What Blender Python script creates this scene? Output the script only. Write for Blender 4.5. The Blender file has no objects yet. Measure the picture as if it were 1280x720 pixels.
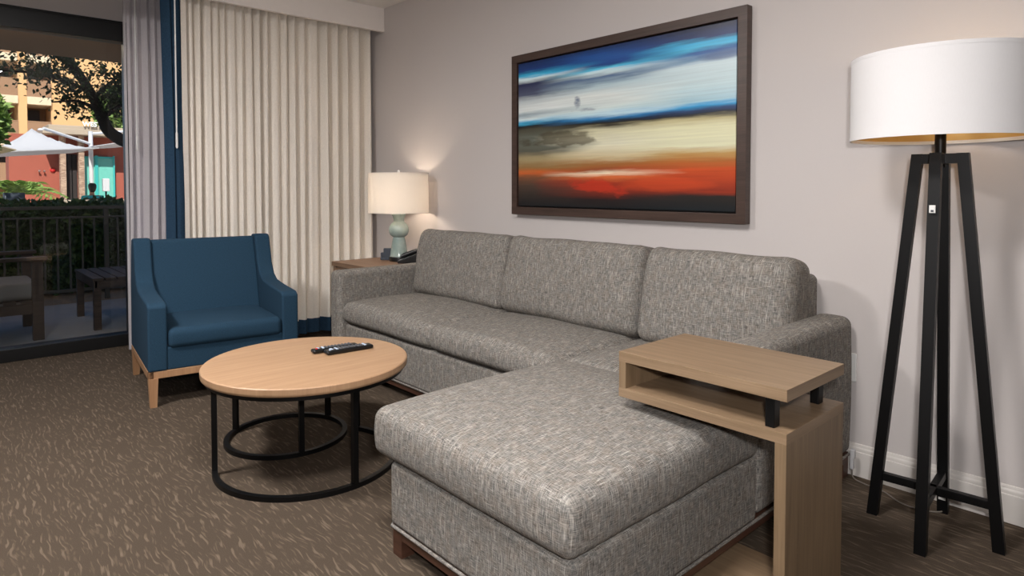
import bpy, bmesh, math, random
from mathutils import Vector, Matrix, noise
C = bpy.context.scene.collection
PI = math.pi
rnd = random.Random(7)

# ------------------------------------------------------------------ materials
def lin(r, g, b):
    f = lambda c: (c/255/12.92) if c/255 <= .04045 else ((c/255+.055)/1.055)**2.4
    return (f(r), f(g), f(b), 1)

class Nt:
    def __init__(s, name):
        s.m = bpy.data.materials.new(name); s.m.use_nodes = True
        s.t = s.m.node_tree; s.t.nodes.clear()
        s.out = s.n('ShaderNodeOutputMaterial')
        s.b = s.n('ShaderNodeBsdfPrincipled')
        s.l(s.b.outputs[0], s.out.inputs[0])
    def n(s, k, **kw):
        x = s.t.nodes.new(k)
        for a, v in kw.items(): setattr(x, a, v)
        return x
    def l(s, a, b): s.t.links.new(a, b)
    def coord(s, kind='UV', scale=(1, 1, 1), rot=(0, 0, 0), loc=(0, 0, 0)):
        c = s.n('ShaderNodeTexCoord'); mp = s.n('ShaderNodeMapping')
        mp.inputs['Scale'].default_value = scale; mp.inputs['Rotation'].default_value = rot
        mp.inputs['Location'].default_value = loc
        s.l(c.outputs[kind], mp.inputs[0]); return mp.outputs[0]
    def noise(s, v, scale=1, detail=3, rough=.5, dist=0):
        x = s.n('ShaderNodeTexNoise'); s.l(v, x.inputs['Vector'])
        x.inputs['Scale'].default_value = scale; x.inputs['Detail'].default_value = detail
        x.inputs['Roughness'].default_value = rough; x.inputs['Distortion'].default_value = dist
        return x.outputs[0]
    def ramp(s, v, stops, interp='LINEAR'):
        x = s.n('ShaderNodeValToRGB'); s.l(v, x.inputs[0]); r = x.color_ramp; r.interpolation = interp
        while len(r.elements) < len(stops): r.elements.new(.5)
        for e, (p, c) in zip(r.elements, stops):
            e.position = p; e.color = c if len(c) == 4 else (*c, 1)
        return x.outputs[0]
    def mix(s, f, a, b, mode='MIX'):
        x = s.n('ShaderNodeMix', data_type='RGBA', blend_type=mode)
        for i, v in ((0, f), (6, a), (7, b)):
            if hasattr(v, 'links'): s.l(v, x.inputs[i])
            else: x.inputs[i].default_value = v
        return x.outputs[2]
    def math(s, op, a, b=0.0):
        x = s.n('ShaderNodeMath', operation=op)
        for i, v in ((0, a), (1, b)):
            if hasattr(v, 'links'): s.l(v, x.inputs[i])
            else: x.inputs[i].default_value = v
        return x.outputs[0]
    def color(s, v):
        if hasattr(v, 'links'): s.l(v, s.b.inputs['Base Color'])
        else: s.b.inputs['Base Color'].default_value = v
        return s
    def set(s, **kw):
        for k, v in kw.items(): s.b.inputs[k.replace('_', ' ')].default_value = v
        return s
    def bump(s, h, strength=.3, dist=.002):
        x = s.n('ShaderNodeBump'); s.l(h, x.inputs['Height'])
        x.inputs['Strength'].default_value = strength; x.inputs['Distance'].default_value = dist
        s.l(x.outputs[0], s.b.inputs['Normal']); return s

def plain(name, rgb, rough=.5, metal=0, var=.08, scale=30, spec=.5):
    t = Nt(name); c = lin(*rgb)
    v = t.noise(t.coord('Object'), scale, 3)
    lo = tuple(x*(1-var) for x in c[:3])+(1,); hi = tuple(min(1, x*(1+var)) for x in c[:3])+(1,)
    t.color(t.mix(v, lo, hi)).set(Roughness=rough, Metallic=metal)
    t.b.inputs['Specular IOR Level'].default_value = spec
    return t.m

def m_tweed():
    t = Nt('grey_tweed')
    warp = t.noise(t.coord('UV', (360, 20, 1)), 1, 3, .7)
    weft = t.noise(t.coord('UV', (20, 360, 1), loc=(5, 9, 0)), 1, 3, .7)
    warp2 = t.noise(t.coord('UV', (560, 44, 1), loc=(1, 3, 0)), 1, 2, .6)
    weft2 = t.noise(t.coord('UV', (44, 560, 1), loc=(8, 2, 0)), 1, 2, .6)
    slub = t.noise(t.coord('UV', (95, 11, 1), loc=(3, 1, 0)), 1, 2, .5)
    hue = t.noise(t.coord('UV', (34, 26, 1), loc=(2, 6, 0)), 1, 3, .6)
    base = t.ramp(t.mix(.5, warp2, weft2), [(.36, lin(66, 65, 64)), (.5, lin(118, 114, 109)), (.64, lin(164, 158, 150))])
    lf = t.ramp(warp, [(.57, (0, 0, 0)), (.68, (1, 1, 1))]); hf = t.ramp(weft, [(.58, (0, 0, 0)), (.69, (1, 1, 1))])
    dw = t.ramp(warp, [(.30, (1, 1, 1)), (.41, (0, 0, 0))]); dk = t.ramp(weft, [(.31, (1, 1, 1)), (.42, (0, 0, 0))])
    sf = t.ramp(slub, [(.55, (0, 0, 0)), (.68, (1, 1, 1))])
    c = t.mix(.14, base, t.ramp(hue, [(.38, lin(140, 120, 102)), (.5, lin(118, 115, 110)), (.62, lin(106, 115, 120))]))
    c = t.mix(t.math('MULTIPLY', dk, .7), c, lin(46, 46, 48))
    c = t.mix(t.math('MULTIPLY', dw, .6), c, lin(50, 49, 50))
    c = t.mix(t.math('MULTIPLY', lf, .62), c, lin(212, 207, 198))
    c = t.mix(t.math('MULTIPLY', hf, .5), c, lin(208, 204, 196))
    c = t.mix(t.math('MULTIPLY', sf, .2), c, lin(204, 198, 188))
    t.color(c).set(Roughness=.95); t.b.inputs['Specular IOR Level'].default_value = .15
    t.bump(t.math('ADD', warp, weft), .3, .0012); return t.m

def m_weave(name, rgb, fleck=1.25, low=.72, scale=900):
    t = Nt(name); c = lin(*rgb)
    a = t.noise(t.coord('UV', (scale, scale*.12, 1)), 1, 2)
    b = t.noise(t.coord('UV', (scale*.12, scale, 1)), 1, 2)
    lo = tuple(x*low for x in c[:3])+(1,); hi = tuple(min(1, x*fleck) for x in c[:3])+(1,)
    v = t.mix(.5, a, b)
    t.color(t.ramp(v, [(.35, lo), (.65, hi)])).set(Roughness=.9)
    t.b.inputs['Specular IOR Level'].default_value = .2
    t.bump(v, .25, .001); return t.m

def m_wood(name, a, b, axis='u', rough=.45):
    t = Nt(name); sc = (2.2, 38, 1) if axis == 'u' else (38, 2.2, 1)
    s2 = (5, 260, 1) if axis == 'u' else (260, 5, 1)
    g = t.noise(t.coord('UV', sc), 1, 6, .6, .4); f = t.noise(t.coord('UV', s2), 1, 3)
    v = t.mix(.35, g, f)
    t.color(t.ramp(v, [(.33, lin(*a)), (.67, lin(*b))])).set(Roughness=rough)
    t.bump(v, .12, .001); return t.m

def m_carpet():
    t = Nt('flecked_carpet')
    w = t.noise(t.coord('Object', (5, 5, 1)), 1, 2)
    sw = t.n('ShaderNodeVectorMath', operation='MULTIPLY_ADD')
    cmb = t.n('ShaderNodeCombineXYZ'); t.l(w, cmb.inputs[1])
    cc = t.n('ShaderNodeTexCoord')
    t.l(cmb.outputs[0], sw.inputs[0]); sw.inputs[1].default_value = (0, .055, 0); t.l(cc.outputs['Object'], sw.inputs[2])
    mp = t.n('ShaderNodeMapping'); mp.inputs['Scale'].default_value = (11, 96, 1); mp.inputs['Rotation'].default_value = (0, 0, math.radians(4))
    t.l(sw.outputs[0], mp.inputs[0])
    d = t.noise(mp.outputs[0], 1, 1.5, .5, .3)
    mp2 = t.n('ShaderNodeMapping'); mp2.inputs['Scale'].default_value = (13, 62, 1); mp2.inputs['Rotation'].default_value = (0, 0, math.radians(-6)); mp2.inputs['Location'].default_value = (4, 7, 0)
    t.l(sw.outputs[0], mp2.inputs[0])
    d2 = t.noise(mp2.outputs[0], 1, 1.5, .5, .3)
    pile = t.noise(t.coord('Object'), 420, 2); blot = t.noise(t.coord('Object'), 3.0, 3)
    base = t.mix(pile, lin(64, 56, 48), lin(99, 87, 75))
    base = t.mix(t.math('MULTIPLY', blot, .35), base, lin(66, 57, 49))
    fl = t.ramp(d, [(.565, (0, 0, 0)), (.68, (1, 1, 1))])
    f2 = t.ramp(d2, [(.58, (0, 0, 0)), (.68, (1, 1, 1))])
    c = t.mix(t.math('MULTIPLY', f2, .26), base, lin(122, 108, 93))
    c = t.mix(t.math('MULTIPLY', fl, .34), c, lin(150, 134, 116))
    t.color(c).set(Roughness=1.0); t.b.inputs['Specular IOR Level'].default_value = .05
    t.bump(pile, .5, .004); return t.m

def m_sheer():
    t = Nt('sheer_voile')
    tr = t.n('ShaderNodeBsdfTransparent'); tr.inputs[0].default_value = (.95, .94, .97, 1)
    df = t.n('ShaderNodeBsdfDiffuse'); df.inputs[0].default_value = lin(244, 240, 242)
    tl = t.n('ShaderNodeBsdfTranslucent'); tl.inputs[0].default_value = lin(244, 240, 242)
    m1 = t.n('ShaderNodeMixShader'); m1.inputs[0].default_value = .3
    t.l(df.outputs[0], m1.inputs[1]); t.l(tl.outputs[0], m1.inputs[2])
    th = t.noise(t.coord('UV', (900, 60, 1)), 1, 2)
    fac = t.math('ADD', t.math('MULTIPLY', th, .3), .50)
    m2 = t.n('ShaderNodeMixShader'); t.l(fac, m2.inputs[0])
    t.l(tr.outputs[0], m2.inputs[1]); t.l(m1.outputs[0], m2.inputs[2])
    t.l(m2.outputs[0], t.out.inputs[0]); return t.m

def m_glass(name='door_glass', tint=(.80, .82, .83, 1)):
    t = Nt(name)
    tr = t.n('ShaderNodeBsdfTransparent'); tr.inputs[0].default_value = tint
    gl = t.n('ShaderNodeBsdfGlossy'); gl.inputs['Roughness'].default_value = .0
    fr = t.n('ShaderNodeFresnel'); fr.inputs[0].default_value = 1.45
    mx = t.n('ShaderNodeMixShader'); t.l(fr.outputs[0], mx.inputs[0])
    t.l(tr.outputs[0], mx.inputs[1]); t.l(gl.outputs[0], mx.inputs[2])
    t.l(mx.outputs[0], t.out.inputs[0]); return t.m

def m_shade(name, rgb, trans=.3, emit=0, ecol=(1, .8, .6, 1)):
    t = Nt(name)
    w = t.noise(t.coord('UV', (500, 60, 1)), 1, 2); c = lin(*rgb)
    col = t.mix(w, tuple(x*.95 for x in c[:3])+(1,), c)
    df = t.n('ShaderNodeBsdfDiffuse'); tl = t.n('ShaderNodeBsdfTranslucent')
    t.l(col, df.inputs[0]); t.l(col, tl.inputs[0])
    mx = t.n('ShaderNodeMixShader'); mx.inputs[0].default_value = trans
    t.l(df.outputs[0], mx.inputs[1]); t.l(tl.outputs[0], mx.inputs[2])
    t.l(mx.outputs[0], t.out.inputs[0]); return t.m

def m_emit(name, col, s):
    t = Nt(name); e = t.n('ShaderNodeEmission'); e.inputs[0].default_value = col; e.inputs[1].default_value = s
    t.l(e.outputs[0], t.out.inputs[0]); return t.m

def m_art():
    t = Nt('abstract_landscape_paint')
    c = t.n('ShaderNodeTexCoord'); sp = t.n('ShaderNodeSeparateXYZ'); t.l(c.outputs['Generated'], sp.inputs[0])
    u, z = sp.outputs[0], sp.outputs[2]
    v = t.math('SUBTRACT', 1.0, z)
    def nz(su, sv, loc, detail=4): return t.noise(t.coord('Generated', (su, 1, sv), loc=loc), 1, detail, .55)
    n1 = t.math('SUBTRACT', nz(2.2, 16, (1, 0, 3)), .5); n2 = t.math('SUBTRACT', nz(7, 60, (4, 0, 8)), .5)
    n3 = t.math('SUBTRACT', nz(5, 9, (9, 0, 2)), .5)
    vv = t.math('ADD', v, t.math('ADD', t.math('MULTIPLY', n1, .055), t.math('MULTIPLY', n2, .034)))
    L = lin
    left = [(0, L(16, 42, 92)), (.06, L(22, 62, 130)), (.095, L(60, 190, 235)), (.115, L(225, 245, 250)), (.145, L(40, 46, 84)), (.23, L(84, 92, 118)),
            (.26, L(196, 208, 212)), (.33, L(232, 240, 240)), (.365, L(160, 180, 190)), (.40, L(232, 246, 250)), (.425, L(70, 180, 225)), (.445, L(14, 22, 34)),
            (.465, L(78, 76, 62)), (.55, L(104, 110, 100)), (.62, L(92, 92, 80)), (.67, L(168, 152, 112)), (.735, L(150, 110, 62)), (.765, L(206, 100, 44)),
            (.80, L(120, 76, 50)), (.86, L(74, 58, 48)), (.93, L(48, 40, 36)), (1, L(20, 22, 26))]
    mid = [(0, L(14, 40, 88)), (.06, L(28, 84, 158)), (.11, L(22, 70, 140)), (.135, L(90, 205, 240)), (.155, L(214, 238, 244)), (.185, L(84, 112, 150)),
           (.235, L(180, 205, 214)), (.30, L(226, 234, 232)), (.38, L(214, 230, 230)), (.415, L(196, 226, 238)), (.44, L(44, 130, 190)), (.465, L(14, 24, 36)),
           (.485, L(62, 56, 40)), (.51, L(206, 202, 168)), (.60, L(228, 226, 200)), (.68, L(206, 190, 150)), (.72, L(160, 104, 52)), (.765, L(150, 76, 40)),
           (.785, L(250, 232, 200)), (.805, L(214, 110, 56)), (.84, L(158, 52, 26)), (.91, L(110, 36, 22)), (.945, L(38, 26, 24)), (1, L(18, 22, 26))]
    right = [(0, L(8, 22, 56)), (.06, L(12, 46, 104)), (.085, L(54, 178, 226)), (.11, L(70, 190, 232)), (.135, L(24, 84, 156)), (.17, L(110, 150, 184)),
             (.205, L(206, 226, 232)), (.32, L(196, 220, 226)), (.40, L(170, 206, 220)), (.425, L(40, 156, 214)), (.45, L(20, 60, 110)), (.475, L(10, 18, 32)),
             (.50, L(190, 180, 134)), (.54, L(226, 224, 186)), (.65, L(224, 224, 190)), (.685, L(190, 152, 90)), (.73, L(176, 104, 46)), (.77, L(196, 78, 30)),
             (.82, L(182, 66, 28)), (.89, L(140, 46, 24)), (.92, L(40, 34, 30)), (1, L(16, 26, 32))]
    cl, cm, cr = (t.ramp(vv, s) for s in (left, mid, right))
    uu = t.math('ADD', u, t.math('MULTIPLY', n1, .5))
    k1 = t.ramp(uu, [(.12, (0, 0, 0)), (.42, (1, 1, 1))]); k2 = t.ramp(uu, [(.52, (0, 0, 0)), (.82, (1, 1, 1))])
    col = t.mix(k2, t.mix(k1, cl, cm), cr)
    # smoky patches and a small dark skyline-like smudge
    def blob(u0, v0, su, sv, k):
        a = t.math('MULTIPLY', t.math('SUBTRACT', u, u0), 1/su); b = t.math('MULTIPLY', t.math('SUBTRACT', v, v0), 1/sv)
        r = t.math('ADD', t.math('MULTIPLY', a, a), t.math('MULTIPLY', b, b))
        r = t.math('ADD', r, t.math('MULTIPLY', n3, k))
        return t.ramp(r, [(.3, (1, 1, 1)), (1.0, (0, 0, 0))])
    col = t.mix(t.math('MULTIPLY', blob(.335, .335, .022, .05, 6), .8), col, L(70, 92, 128))
    col = t.mix(t.math('MULTIPLY', blob(.37, .375, .11, .016, 7), .55), col, L(96, 112, 140))
    col = t.mix(t.math('MULTIPLY', blob(.22, .56, .26, .05, 8), .65), col, L(70, 60, 40))
    col = t.mix(t.math('MULTIPLY', blob(.95, .17, .10, .028, 1.2), .7), col, L(70, 92, 140))
    col = t.mix(t.math('MULTIPLY', blob(.45, .86, .14, .06, 7), .75), col, L(196, 52, 26))
    col = t.mix(t.math('MULTIPLY', blob(.72, .85, .22, .05, 2), .5), col, L(214, 76, 32))
    br = t.ramp(nz(3, 90, (2, 0, 5), 5), [(.3, (.90, .90, .90)), (.7, (1.08, 1.08, 1.08))])
    col = t.mix(1.0, col, br, 'MULTIPLY')
    t.color(col).set(Roughness=.35); t.bump(n2, .15, .001); return t.m

def m_leaf(name, a, b):
    t = Nt(name); v = t.noise(t.coord('Object'), 9, 3)
    tl = t.n('ShaderNodeBsdfTranslucent'); col = t.ramp(v, [(.35, lin(*a)), (.65, lin(*b))])
    t.color(col).set(Roughness=.5); t.l(col, tl.inputs[0])
    mx = t.n('ShaderNodeMixShader'); mx.inputs[0].default_value = .25
    t.l(t.b.outputs[0], mx.inputs[1]); t.l(tl.outputs[0], mx.inputs[2]); t.l(mx.outputs[0], t.out.inputs[0]); return t.m

def m_stone(name):
    t = Nt(name)
    br = t.n('ShaderNodeTexBrick'); t.l(t.coord('UV', (3, 6, 1)), br.inputs[0])
    br.inputs['Color1'].default_value = lin(214, 186, 162); br.inputs['Color2'].default_value = lin(150, 116, 98); br.inputs['Mortar'].default_value = lin(90, 76, 66)
    br.inputs['Scale'].default_value = 2
    t.color(br.outputs[0]).set(Roughness=.9); return t.m

M = dict(
    wall=plain('warm_grey_wallpaper', (203, 197, 195), .8, var=.03, scale=260, spec=.2),
    white=plain('white_ceiling_paint', (232, 229, 226), .85, var=.02, spec=.2),
    trimw=plain('white_trim_paint', (216, 211, 206), .45, var=.02),
    valance=plain('pale_valance_paint', (234, 228, 224), .75, var=.02, spec=.2),
    carpet=m_carpet(), tweed=m_tweed(),
    blue=m_weave('teal_blue_upholstery', (36, 62, 82), 1.3),
    band=m_weave('blue_curtain_band', (40, 64, 86), 1.25, scale=500),
    cream=m_weave('cream_drape', (238, 231, 221), 1.06, .9, 420),
    sheer=m_sheer(),
    oak=m_wood('light_oak', (164, 129, 98), (186, 151, 118), 'v'),
    oakleg=m_wood('oak_leg', (158, 116, 84), (186, 146, 108), 'v'),
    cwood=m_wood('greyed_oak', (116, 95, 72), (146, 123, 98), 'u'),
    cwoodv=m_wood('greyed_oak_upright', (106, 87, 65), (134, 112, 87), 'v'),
    endwood=m_wood('end_table_walnut', (112, 86, 66), (146, 116, 92), 'u'),
    darkwood=m_wood('dark_walnut_base', (66, 42, 32), (92, 62, 48), 'u'),
    framew=m_wood('dark_frame_wood', (56, 42, 36), (80, 62, 54), 'u', .4),
    black=plain('black_metal', (16, 16, 17), .42, .5, var=.1),
    blackp=plain('black_plastic', (15, 16, 18), .35, var=.1),
    alu=plain('black_door_frame', (22, 22, 23), .4, .3),
    celadon=None, shade_t=m_shade('warm_linen_shade', (252, 247, 240), .35), shade_f=m_shade('white_drum_shade', (246, 245, 246), .18),
    gold=plain('gold_shade_lining', (214, 178, 112), .45, .3, var=.04),
    steel=plain('brushed_steel', (170, 170, 172), .3, .9),
    art=m_art(), glass=m_glass(),
    whitep=plain('white_plastic', (236, 236, 234), .35, var=.01),
    clearp=plain('pale_grey_plastic', (196, 196, 198), .2, var=.03),
    slate=plain('slate_blue_card', (58, 66, 78), .6),
    red=plain('red_rubber', (200, 40, 40), .4), keyw=plain('pale_blue_keys', (190, 205, 225), .4), keyg=plain('grey_keys', (90, 94, 100), .5),
    patiow=plain('grey_patio_tile', (158, 156, 156), .6, var=.15, scale=5),
    gravel=plain('tan_gravel', (150, 130, 110), .9, var=.4, scale=40),
    paving=plain('plaza_paving', (190, 176, 160), .8, var=.08, scale=4),
    teak=m_wood('weathered_dark_teak', (52, 40, 32), (84, 66, 54), 'u', .6),
    cushiong=m_weave('grey_outdoor_cushion', (150, 146, 142), 1.1),
    hedge=m_leaf('hedge_leaf', (44, 66, 34), (88, 112, 56)), treeleaf=m_leaf('dark_oak_leaf', (28, 40, 24), (60, 78, 40)),
    brightleaf=m_leaf('sunny_leaf', (96, 130, 60), (150, 176, 92)), bark=plain('dark_bark', (38, 32, 30), .9, var=.4, scale=20),
    tan=plain('tan_stucco', (212, 168, 120), .9, var=.05, scale=3), tan2=plain('pale_stucco', (216, 196, 168), .9, var=.04, scale=3),
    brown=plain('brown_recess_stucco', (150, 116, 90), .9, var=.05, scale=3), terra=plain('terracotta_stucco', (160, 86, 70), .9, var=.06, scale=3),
    canvas=m_shade('white_sail_canvas', (204, 204, 210), .3), canvast=m_shade('tan_sail_canvas', (198, 184, 166), .3),
    whitem=plain('white_painted_steel', (206, 206, 210), .4), stone=m_stone('stacked_stone'), tealg=plain('turquoise_screen', (110, 190, 176), .4, var=.12, scale=8),
    tealf=plain('turquoise_frame', (60, 176, 172), .5), darkg=plain('dark_doorway', (52, 46, 46), .5), skin=plain('skin', (190, 140, 112), .6, var=.04),
    teals=plain('turquoise_cloth', (48, 178, 176), .8, var=.06), hair=plain('dark_hair', (22, 17, 16), .5, var=.2), conc=plain('beige_concrete', (176, 160, 142), .85),
)
def m_cel():
    t = Nt('celadon_crackle_glaze')
    v = t.n('ShaderNodeTexVoronoi', feature='DISTANCE_TO_EDGE'); t.l(t.coord('Object'), v.inputs['Vector']); v.inputs['Scale'].default_value = 60
    n = t.noise(t.coord('Object'), 9, 4)
    base = t.ramp(n, [(.35, lin(136, 156, 152)), (.65, lin(168, 183, 177))])
    sp = t.n('ShaderNodeSeparateXYZ'); t.l(t.coord('Object'), sp.inputs[0])
    rim = t.ramp(sp.outputs[2], [(.318, (0, 0, 0)), (.335, (1, 1, 1))])
    cr = t.ramp(v.outputs[0], [(.0, (1, 1, 1)), (.03, (0, 0, 0))])
    c = t.mix(t.math('MULTIPLY', cr, .18), base, lin(104, 112, 100))
    t.color(c).set(Roughness=.12); return t.m
M['celadon'] = m_cel()

# ------------------------------------------------------------------ geometry helpers: every shape is (verts, faces)
def rbox(c, s, r=.003, seg=1, mid=1, fn=None):
    """rounded box centred at c, size s, edge radius r; fn deforms local points"""
    h = [x/2 for x in s]; r = min(r, min(h)*.999)
    cs = []
    for a in h:
        z = [r*(1-math.tan(PI/4*(1-k/seg))) if seg > 0 else r for k in range(seg+1)]
        z = sorted(set(round(-a + x, 7) for x in z))
        m = [-(a-r) + 2*(a-r)*k/mid for k in range(1, mid)]
        cs.append(z + m + [-x for x in reversed(z)])
    n = [len(x) for x in cs]; idx = {}; V = []; Fc = []
    def vid(i, j, k):
        key = (i, j, k)
        if key not in idx:
            p = Vector((cs[0][i], cs[1][j], cs[2][k]))
            q = Vector([max(-(h[a]-r), min(h[a]-r, p[a])) for a in range(3)]); d = p-q
            if d.length > 1e-9: p = q + d.normalized()*r
            if fn: p = Vector(fn(*p))
            idx[key] = len(V); V.append((p.x+c[0], p.y+c[1], p.z+c[2]))
        return idx[key]
    for ax in range(3):
        b, d = (ax+1) % 3, (ax+2) % 3
        for side in (0, n[ax]-1):
            for i in range(n[b]-1):
                for j in range(n[d]-1):
                    q = []
                    for (x, y) in ((i, j), (i+1, j), (i+1, j+1), (i, j+1)):
                        key = [0, 0, 0]; key[ax] = side; key[b] = x; key[d] = y; q.append(vid(*key))
                    Fc.append(q if side else q[::-1])
    return V, Fc

def box(x0, x1, y0, y1, z0, z1, r=.003, seg=1):
    return rbox(((x0+x1)/2, (y0+y1)/2, (z0+z1)/2), (abs(x1-x0), abs(y1-y0), abs(z1-z0)), r, seg)

def lathe(prof, n=48, c=(0, 0, 0), a0=0, a1=2*PI, cap=True):
    V, Fc = [], []; full = abs(a1-a0-2*PI) < 1e-6; m = n if full else n+1
    for i in range(m):
        a = a0 + (a1-a0)*i/n
        for (r, z) in prof: V.append((c[0]+r*math.cos(a), c[1]+r*math.sin(a), c[2]+z))
    k = len(prof)
    for i in range(n):
        for j in range(k-1):
            a, b = i*k+j, ((i+1) % m)*k+j
            Fc.append([a, b, b+1, a+1])
    if full and cap:
        if prof[0][0] > 1e-5: Fc.append([i*k for i in range(n)][::-1])
        if prof[-1][0] > 1e-5: Fc.append([i*k+k-1 for i in range(n)])
    if not full:
        Fc.append([j for j in range(k)]); Fc.append([(m-1)*k+j for j in range(k)][::-1])
    return V, Fc

def tube(pts, r, n=10, closed=False, square=False):
    """swept round (or square) bar along pts; r a number or one per point"""
    P = [Vector(p) for p in pts]; V, Fc = [], []; N = len(P)
    rr = r if isinstance(r, (list, tuple)) else [r]*N
    prev = None
    for i, p in enumerate(P):
        t = (P[(i+1) % N]-P[i-1]) if closed else (P[min(i+1, N-1)]-P[max(i-1, 0)])
        t.normalize()
        if prev is None:
            up = Vector((0, 0, 1)) if abs(t.z) < .9 else Vector((0, 1, 0))
            prev = (up - t*up.dot(t)).normalized()
        u = (prev - t*prev.dot(t)).normalized(); prev = u; w = t.cross(u)
        m = 4 if square else n
        for k in range(m):
            a = 2*PI*(k+(.5 if square else 0))/m; q = rr[i]*(math.sqrt(2) if square else 1)
            v = p + u*math.cos(a)*q + w*math.sin(a)*q; V.append(tuple(v))
    m = 4 if square else n
    for i in range(N if closed else N-1):
        for k in range(m):
            a = i*m+k; b = i*m+(k+1) % m; c2 = ((i+1) % N)*m+(k+1) % m; d = ((i+1) % N)*m+k
            Fc.append([a, d, c2, b])
    if not closed:
        Fc.append(list(range(m))); Fc.append([(N-1)*m+k for k in range(m)][::-1])
    return V, Fc

def bar(p, q, w, d=None):
    """tapered/straight rectangular bar p->q with horizontal w x d section"""
    d = d or w; V = []
    (w0, w1) = w if isinstance(w, tuple) else (w, w); (d0, d1) = d if isinstance(d, tuple) else (d, d)
    for P, a, b in ((p, w0, d0), (q, w1, d1)):
        for sx, sy in ((-1, -1), (1, -1), (1, 1), (-1, 1)): V.append((P[0]+sx*a/2, P[1]+sy*b/2, P[2]))
    return V, [[3, 2, 1, 0], [4, 5, 6, 7], [0, 1, 5, 4], [1, 2, 6, 5], [2, 3, 7, 6], [3, 0, 4, 7]]

def prism(poly, y0, y1, bev=.02, seg=3):
    """polygon in (x,z) extruded in y and bevelled"""
    bm = bmesh.new(); vs = [bm.verts.new((x, y0, z)) for x, z in poly]
    f = bm.faces.new(vs); r = bmesh.ops.extrude_face_region(bm, geom=[f])
    for v in r['geom']:
        if isinstance(v, bmesh.types.BMVert): v.co.y = y1
    bmesh.ops.recalc_face_normals(bm, faces=bm.faces)
    ed = [e for e in bm.edges if len(e.link_faces) == 2 and e.calc_face_angle(0) > .4]
    bmesh.ops.bevel(bm, geom=ed, offset=bev, segments=seg, profile=.5, affect='EDGES', clamp_overlap=True)
    bm.verts.index_update(); V = [tuple(v.co) for v in bm.verts]; Fc = [[v.index for v in f.verts] for f in bm.faces]
    bm.free(); return V, Fc

def sheet(pts, z0, z1, th, nz=1, fn=None):
    """vertical cloth following pts (x,y) with thickness th"""
    V, Fc = [], []; N = len(pts)
    nrm = []
    for i in range(N):
        a, b = Vector(pts[max(0, i-1)]), Vector(pts[min(N-1, i+1)]); t = (b-a).normalized(); nrm.append(Vector((t.y, -t.x)))
    for s in (0, 1):
        for k in range(nz+1):
            z = z0+(z1-z0)*k/nz
            for i in range(N):
                p = Vector(pts[i]) + nrm[i]*th*(s-.5)
                x, y = p
                if fn: x, y = fn(x, y, z, i)
                V.append((x, y, z))
    W = N*(nz+1)
    for k in range(nz):
        for i in range(N-1):
            a = k*N+i; Fc.append([a, a+1, a+N+1, a+N]); Fc.append([W+a+N, W+a+N+1, W+a+1, W+a])
    for k in range(nz):
        for i in (0, N-1):
            a = k*N+i; q = [a, a+N, W+a+N, W+a]; Fc.append(q if i == 0 else q[::-1])
    for i in range(N-1):
        Fc.append([i, W+i, W+i+1, i+1]); a = nz*N+i; Fc.append([a, a+1, W+a+1, W+a])
    return V, Fc

def xf(g, loc=(0, 0, 0), rz=0, rx=0, ry=0):
    m = Matrix.Translation(loc) @ Matrix.Rotation(rz, 4, 'Z') @ Matrix.Rotation(ry, 4, 'Y') @ Matrix.Rotation(rx, 4, 'X')
    return [tuple(m @ Vector(v)) for v in g[0]], g[1]

def leaves(n, place, size, seed=1):
    """n bent two-triangle-pair leaves; place(rng) gives a position"""
    R = random.Random(seed); V, Fc = [], []
    for _ in range(n):
        p = Vector(place(R)); L = size*R.uniform(.6, 1.3); w = L*.32
        m = (Matrix.Rotation(R.uniform(0, 2*PI), 3, 'Z') @ Matrix.Rotation(R.uniform(-1.2, 1.2), 3, 'Y') @ Matrix.Rotation(R.uniform(-1, 1), 3, 'X'))
        b = len(V)
        for q in ((0, 0, 0), (L*.5, w, L*.1), (L, 0, 0), (L*.5, -w, L*.1), (L*.5, 0, -L*.02)): V.append(tuple(p + m @ Vector(q)))
        Fc += [[b, b+4, b+1], [b+1, b+4, b+2], [b+2, b+4, b+3], [b+3, b+4, b]]
    return V, Fc

def mesh(name, geoms, mat, parent=None, loc=None, rz=0, sharp=40, smooth=True):
    if isinstance(geoms, tuple): geoms = [geoms]
    V, Fc = [], []
    for v, f in geoms:
        b = len(V); V += v; Fc += [[i+b for i in q] for q in f]
    me = bpy.data.meshes.new(name); me.from_pydata(V, [], Fc); me.update()
    bm = bmesh.new(); bm.from_mesh(me); bmesh.ops.recalc_face_normals(bm, faces=bm.faces); bm.to_mesh(me); bm.free()
    uv = me.uv_layers.new(name='UVMap')
    for p in me.polygons:
        n = p.normal; ax = max(range(3), key=lambda a: abs(n[a])); p.use_smooth = smooth
        for li in p.loop_indices:
            v = me.vertices[me.loops[li].vertex_index].co
            uv.data[li].uv = (v.y, v.z) if ax == 0 else (v.x, v.z) if ax == 1 else (v.x, v.y)
    if smooth: me.set_sharp_from_angle(angle=math.radians(sharp))
    me.materials.append(M[mat] if isinstance(mat, str) else mat)
    o = bpy.data.objects.new(name, me); C.objects.link(o)
    if smooth:
        wn = o.modifiers.new('weighted_normals', 'WEIGHTED_NORMAL'); wn.mode = 'FACE_AREA'; wn.weight = 50; wn.keep_sharp = True
    if parent: o.parent = parent
    if loc: o.location = loc
    o.rotation_euler[2] = rz
    return o

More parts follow.
